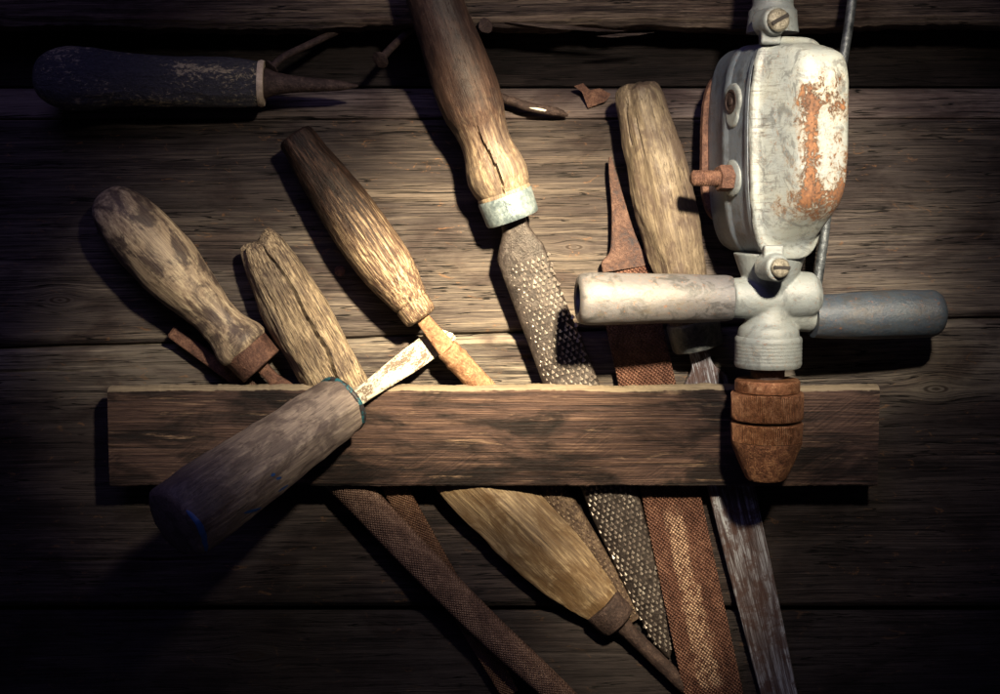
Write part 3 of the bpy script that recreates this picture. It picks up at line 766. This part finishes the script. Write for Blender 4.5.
# side handle axes
LA, LB = dl(577,299,160), dl(733,298,140)
RA, RB = dl(812,317,130), dl(942,313,108)
dirL = (LB-LA).normalized()
neck = [lz([(-62,28),(-33,29),(-27,28),(-20,22),(-8,20),(10,22),(24,27),(44,34)], cx=0),
        placed(lathe([(0,17),(2,18.5),(20,19.5),(45,20.5),(60,18)], 48), dl(730,298,146), dl(790,298,135)),
        placed(lathe([(0,14),(12,20),(30,22),(40,21),(47,15)], 48), dl(770,297,141), dl(818,294,135)),
        placed(lathe([(0,16),(20,18),(34,17)], 48), dl(780,308,133), dl(818,316,124)),
        placed(lathe([(0,8),(30,9.5),(36,9.5)], 32), dl(778,272,133), dl(778,268,200))]
cast('neck_casting', neck, PN)
v, f = lz([(-64,24),(-63,30),(-60,31.5)]+[(-58+i_*1.1, 31.5-(.35 if i_ % 3 == 1 else 0)) for i_ in range(19)]+[(-36,31.5),(-34,30),(-33,26)], smooth=False, fn=lump(20,.4)); mk('collar', v, f, PN, drill)
v, f = lz([(-76,16),(-62,16)], smooth=False); mk('spindle', v, f, RUSTD, drill)

def chuckmat(name, kn, freq):
    def ex(m, p):
        s = m.xyz(p); a = m.ma('ARCTAN2', s[1], s[0]); return m.ma('ABSOLUTE', m.ma('SINE', m.ma('MULTIPLY', a, freq))), 2.6
    return rust_mat(name, (.04,.018,.010), (.26,.11,.055), (.50,.30,.18), 12, .6, .45, .42, 2.2, ex if kn else None)
CK = chuckmat('knurled_orange_rust', True, 55); CS = chuckmat('orange_rust_cone', False, 0)
def zc(py): return (300-py)*.935+1
chuck = mk('chuck', *lz([(zc(393),30),(zc(391),30.5),(zc(383),30.5),(zc(381),29),(zc(380),20)], smooth=False), CS, drill)
v, f = lz([(zc(422),28),(zc(421.5),33),(zc(420),34),(zc(396),34.2),(zc(394),33),(zc(393.5),24)], 220, smooth=False); mk('sleeve', v, f, CK, chuck)
v, f = lz([(zc(445),30),(zc(443),33.3),(zc(426),34),(zc(424.5),33),(zc(424),26)], 220, smooth=False); mk('sleeve', v, f, CK, chuck)
v, f = lz([(zc(484),8),(zc(483.5),17.5),(zc(481),19.5),(zc(466),26),(zc(446),33.2),(zc(443.5),33.3),(zc(443),20)], smooth=False, fn=lump(21,.7)); mk('jaw_cone', v, f, rust_mat('dark_brown_rust_cone', (.03,.013,.008), (.13,.055,.03), (.32,.17,.09), 13, .5, 1.4), chuck)

# side handles
def sh(a, b, pts, mat, seed, hollow):
    Ld = (b-a).length; Mx = frame(a, b)
    P = []
    if hollow: P += [(14,1),(13,12),(1.5,13.5),(0,15.5)]
    else: P += [(0,2),(.5,9)]
    P += [(p*Ld if p <= 1 and p > .12 else p*100, r) for p, r in pts]
    vv, ff = lathe(P, 80, 2, smooth=False, fn=lump(seed,.7))
    return mk('side_handle', vv, ff, mat, drill, 40, Mx)
a = sh(LA, LB, [(.008,20),(.03,22.8),(.07,24),(.115,24.3),(.5,23.5),(.75,22.5),(.95,21.6),(.985,20.5),(1.0,17)], PL, 22, True); a['label'] = 'grey lilac grip nearer the viewer'
a = sh(RB, RA, [(.01,14),(.03,18.5),(.07,21.5),(.115,23),(.3,23.5),(.6,22.5),(.9,20.8),(1.0,19.5)], PR_, 23, False); a['label'] = 'dark blue-grey grip on the far side'

# screws on the cover lugs
def screw(c, r, tilt, parent):
    vv, ff = lathe([(-3,r*.9),(0,r),(2,r*.97),(4,r*.8),(5,r*.45),(5.2,.5)], 40)
    M = frame(c, c+Vector((.25,-1,.12)), Vector((0,0,1)))
    # cut the slot by pushing vertices down along a band
    out = []
    for x, y, z_ in vv:
        u = y*math.cos(tilt)+z_*math.sin(tilt)
        out.append((x, y, z_))
    s_ = mk('screw', out, ff, SCREW, parent, 40, M)
    # slot: near-black bar across the head
    w, d = r*.86, r*.16; c_, sn = math.cos(tilt), math.sin(tilt); bx = []
    for X in (2.2, 5.5):
        for U in (-w, w):
            for V in (-d, d): bx.append((X, U*c_-V*sn, U*sn+V*c_))
    mk('slot', bx, [(0,1,3,2),(4,5,7,6),(0,1,5,4),(2,3,7,6),(0,2,6,4),(1,3,7,5)], NM('slot_black').done((.012,.009,.008), .8) if not bpy.data.materials.get('slot_black') else bpy.data.materials['slot_black'], s_)
    return s_
cb = dl(780,268,196); ct = dl(778,20,196)
for c, mnt in ((cb, -1), (ct, 1)):
    parts = [placed(lathe([(0,12.5),(22,12.5),(24,11)], 48, smooth=False), c+Vector((-9,24,0)), c+Vector((-.5,2,0)))]
    lo, hi = (0, 20) if mnt < 0 else (-20, 0)
    vv = []
    for X in (-9, 9):
        for Y in (9, 24):
            for Z in (lo, hi): vv.append((c.x+X-4, c.y+Y, c.z+Z))
    parts.append((vv, [(0,1,3,2),(4,5,7,6),(0,1,5,4),(2,3,7,6),(0,2,6,4),(1,3,7,5)]))
    cast('lug', parts, PN, 1.2)
screw(cb, 9.0, R(-3), drill); screw(ct, 10.5, R(28), drill)
# shaft collar above the gearbox
v, f = lz([(zz(38),24),(zz(30),23),(zz(17),22),(zz(15),20),(zz(13),19),(zz(10),18.6),(zz(-60),18.6)], cx=-3, cy=-8, smooth=False, fn=lump(24,.4)); mk('top_collar', v, f, PN, drill)

# left flank: boss with a plugged hole, stud with nut
n_side = Vector((-math.cos(R(18)), -math.sin(R(18)), 0))
def sidept(px, py, depth):  # point on the left flank plane: local x = -HX
    loc = Vector((-HX+1, depth, zz(py))); return MB.to_3x3() @ loc + Vector((-3,12,0))
c = sidept(717, 104, -6)
parts = [placed(lathe([(0,17),(2.5,17),(4,15)], 48, smooth=False), c-n_side*1, c+n_side*3),
         placed(lathe([(0,13),(2.5,13),(4,11)], 48, smooth=False), c-n_side*1-Vector((0,0,12)), c+n_side*3-Vector((0,0,12)))]
cast('boss', parts, PN, 1.2)
v, f = placed(lathe([(0,11),(.5,11),(.6,9),(-1.5,8),(-1.5,4),(1,3.5),(1.2,.5)], 40, smooth=False), c+n_side*3.2, c+n_side*6); mk('plug', v, f, RUSTD, drill)
c = sidept(718, 179, -6)
v, f = placed(lathe([(0,17),(2.2,17),(3.4,15.5),(3.6,6)], 48, smooth=False), c-n_side, c+n_side*3); mk('washer', v, f, PN, drill)
def hexnut(c, n, r, l, mat, parent):
    st = [(0,r*.92),(1.2,r),(l-1.2,r),(l,r*.9),(l,r*.4)]
    vv, ff = lathe(st, 48, smooth=False, fn=lambda t_, th, q_: q_*(math.cos(math.pi/6)/math.cos(((th+.3) % (math.pi/3))-math.pi/6))); vv, ff = placed((vv, ff), c, c+n*l)
    return mk('nut', vv, ff, mat, parent, 30)
hexnut(c+n_side*2, n_side, 13.0, 13, RUST, drill)
v, f = lathe([(0,7.2)]+[(1+i*.8, 7.4 if i % 3 == 0 else (6.4 if i % 3 == 1 else 6.9)) for i in range(50)]+[(41.5,5),(41.6,.5)], 32, smooth=False)
v, f = placed((v, f), c, c+n_side*40); mk('stud', v, f, RUST, drill, 50)
# right flank: lever plate, washer and bolt head, long bent rod behind
pr_c = dl(833,94,131)
nr = -n_side
v, f = placed(lathe([(0,17),(2.5,17),(3.5,15)], 48, smooth=False), pr_c, pr_c+nr*3.5); mk('washer', v, f, PN, drill)
hexnut(pr_c+nr*3, nr, 10.5, 9, RUST, drill)
def tube(pts, r, seg=20):
    rings = []
    P = [Vector(p) for p in pts]; n = len(P)
    dense = []
    for i in range(n-1):
        for k in range(8):
            u = k/8; a = P[max(i-1,0)]; b = P[i]; c_ = P[i+1]; d = P[min(i+2,n-1)]
            dense.append(.5*((2*b)+(c_-a)*u+(2*a-5*b+4*c_-d)*u*u+(3*b-a-3*c_+d)*u**3))
    dense.append(P[-1])
    for i, p in enumerate(dense):
        tg = (dense[min(i+1,len(dense)-1)]-dense[max(i-1,0)]).normalized()
        s_ = tg.cross(Vector((0,1,0)));
        s_ = s_.normalized() if s_.length > .1 else Vector((1,0,0)); q_ = s_.cross(tg)
        rad = r(i/(len(dense)-1)) if callable(r) else r
        rings.append([tuple(p+s_*rad*math.cos(2*math.pi*j/seg)+q_*rad*math.sin(2*math.pi*j/seg)) for j in range(seg)])
    return rings_mesh(rings)
v, f = tube([dl(857,-60,106), dl(852,0,108), dl(843,60,108), dl(834,100,108), dl(831,170,108), dl(825,230,108), dl(818,280,108), dl(815,300,110)], 4.6); mk('crank_rod', v, f, STEELD, drill)

# ---------------------------------------------------------------- nails and scraps
def nail(label, pts, r, head=None, tip=.35, mat=RUSTD):
    P = [W(*p) for p in pts]; base = P[0]
    v, f = tube([p-base for p in P], lambda u: r*(1-(1-tip)*max(0,(u-.8)/.2)), 14)
    if head:
        hv, hf = placed(lathe([(-1,r*1.6),(0,r*2.2),(1.6,r*2.3),(2.4,r*1.9),(2.5,.5)], 24, smooth=False), P[0]-base, P[0]-base-(P[1]-P[0]).normalized())
        b = len(v); v += hv; f += [tuple(i+b for i in q_) for q_ in hf]
    v = [tuple(Vector(q_)+Vector((nz(q_[0]*.2,q_[1]*.2,q_[2]*.2),)*3)*.7) for q_ in v]
    o = mk('nail', v, f, mat, None, 45, Matrix.Translation(base*S)); o['label'] = label; o['category'] = 'nail'
    return o
nail('bent rusty nail with its head down, beside the awl spike under the beam', [(272,67,30),(285,56,22),(310,44,4),(343,28,-22),(352,22,-32)], 3.6, True)
nail('rusty nail left of the large rasp handle, its head pointing down', [(381,59,28),(392,47,14),(409,31,-18),(418,24,-34)], 3.8, True)
nail('short rusty nail stub poking out right of the large rasp handle under the beam', [(485,26,10),(476,32,-6),(466,42,-30)], 3.4, True)
nail('bent nail with a bare bright tip right of the large rasp handle on the ledge', [(488,93,-6),(505,99,4),(530,107,8),(552,111,8),(568,115,3)], 4.6, False, .3, RUSTD)
v, f = tube([W(529,107.5,12.2)-W(529,107,10), W(540,109.5,12.6)-W(529,107,10), W(556,112,11)-W(529,107,10)], lambda u: 1.5*math.sin(math.pi*min(max(u,.05),.95)), 10)
nb_ = [o_ for o_ in bpy.data.objects if o_.name.startswith('nail')][-1]
base = W(529,107,10)
g = mk('bare_tip', [tuple(Vector(q_)+base-W(488,93,-6)) for q_ in v], f, rust_mat('bright_bare_metal', (.4,.36,.28), (.6,.56,.46), (.75,.7,.6), 20, .2, .3), nb_)
A = W(340,271,1); v, f = placed(lathe([(0,5.5),(2,5.2),(3,3.5),(3.2,.5)], 28), Vector((0,0,0)), Vector((0,-3,0)), Vector((0,0,1)))
o = mk('nail', v, f, RUST, None, 45, Matrix.Translation(A*S)); o['label'] = 'round rusty nail head driven flat into the planks between two handles'; o['category'] = 'nail'

def chip(label, outline, h, mat, cat='splinter', name='wood_splinter', tilt=0, thick=2.5, parent=None, cen=None):
    cx = sum(p[0] for p in outline)/len(outline); cy = sum(p[1] for p in outline)/len(outline)
    base = W(cx, cy, h); vv = []; n = len(outline)
    for dz in (0, thick):
        for (x, y) in outline:
            vv.append(W(x, y, h+dz+tilt*(x-cx)+1.5*nz(x*.1,y*.1,dz)) - base)
    ff = [tuple(range(n)), tuple(range(n, 2*n))]+[(i, (i+1) % n, (i+1) % n+n, i+n) for i in range(n)]
    at = [(p[0], p[1], 0) for p in outline]*2
    o = mk(name, vv, ff, mat, parent, 30, Matrix.Translation(base*S), at)
    if parent is None: o['label'] = label; o['category'] = cat
    return o
chip('curled brown scrap of bark lying on the ledge above the tan chisel handle', [(574,86),(583,83),(590,90),(600,88),(611,94),(606,101),(596,105),(588,108),(582,92)], -8, RUST, 'scrap', 'bark_scrap', .1, 3)
SPL = MW['ledge']
for k_, ol in enumerate([[(505,22),(540,23),(585,27),(628,31),(600,31.5),(548,28)], [(596,36),(618,33.5),(655,32),(640,35),(612,37.5)]]):
    chip('', ol, 8+3*k_, MW['beam'], parent=wall, name='splinter', thick=2)

# ---------------------------------------------------------------- light
def lamp(name, kind, px, py, h, tx, ty, th, power, colour, size, cone=None, blend=1):
    d = bpy.data.lights.new(name, kind); d.energy = power; d.color = colour
    if kind == 'SPOT': d.spot_size = R(cone); d.spot_blend = blend; d.shadow_soft_size = size*S
    if kind == 'AREA': d.shape = 'DISK'; d.size = size*S
    o = bpy.data.objects.new(name, d); col.objects.link(o)
    P = Vector((px-500, -h, 347-py)); T = Vector((tx-500, -th, 347-ty))
    o.location = P*S; o.rotation_euler = (T-P).to_track_quat('-Z', 'Y').to_euler()
    return o
WARM = (1,.82,.52)
lamp('key_lamp', 'SPOT', 810, -300, 1150, 600, 240, 0, 21.0, (1,.87,.68), 40, 46, 1)
lamp('centre_boost', 'SPOT', 808, -302, 1150, 495, 295, 0, 265.0, WARM, 40, 18.5, 1)  # added narrow spot beside the key, brightens the middle of the wall
lamp('low_boost', 'SPOT', 815, -295, 1150, 645, 590, 0, 84.0, WARM, 40, 11, 1)  # added tight spot, lifts the golden handle and file below the rail
lamp('side_boost', 'SPOT', 805, -300, 1150, 245, 350, 0, 42.0, (1,.86,.62), 40, 16, 1)  # added spot with no source of its own, brightens the left handles
lamp('drill_boost', 'SPOT', 812, -303, 1150, 775, 205, 100, 80.0, (1,.87,.66), 40, 18, 1)  # added spot aimed at the drill to brighten its gearbox
lamp('cool_fill', 'AREA', 100, -900, 1300, 500, 300, 0, 1.7, (.48,.42,1.0), 900)

w = bpy.data.worlds.new('World'); scene.world = w; w.use_nodes = True
bg = w.node_tree.nodes['Background']; bg.inputs[0].default_value = (.32,.28,.47,1); bg.inputs[1].default_value = .034
scene.render.engine = 'CYCLES'
vs = scene.view_settings; vs.view_transform = 'Standard'; vs.look = 'None'; vs.exposure = 0; vs.gamma = 1
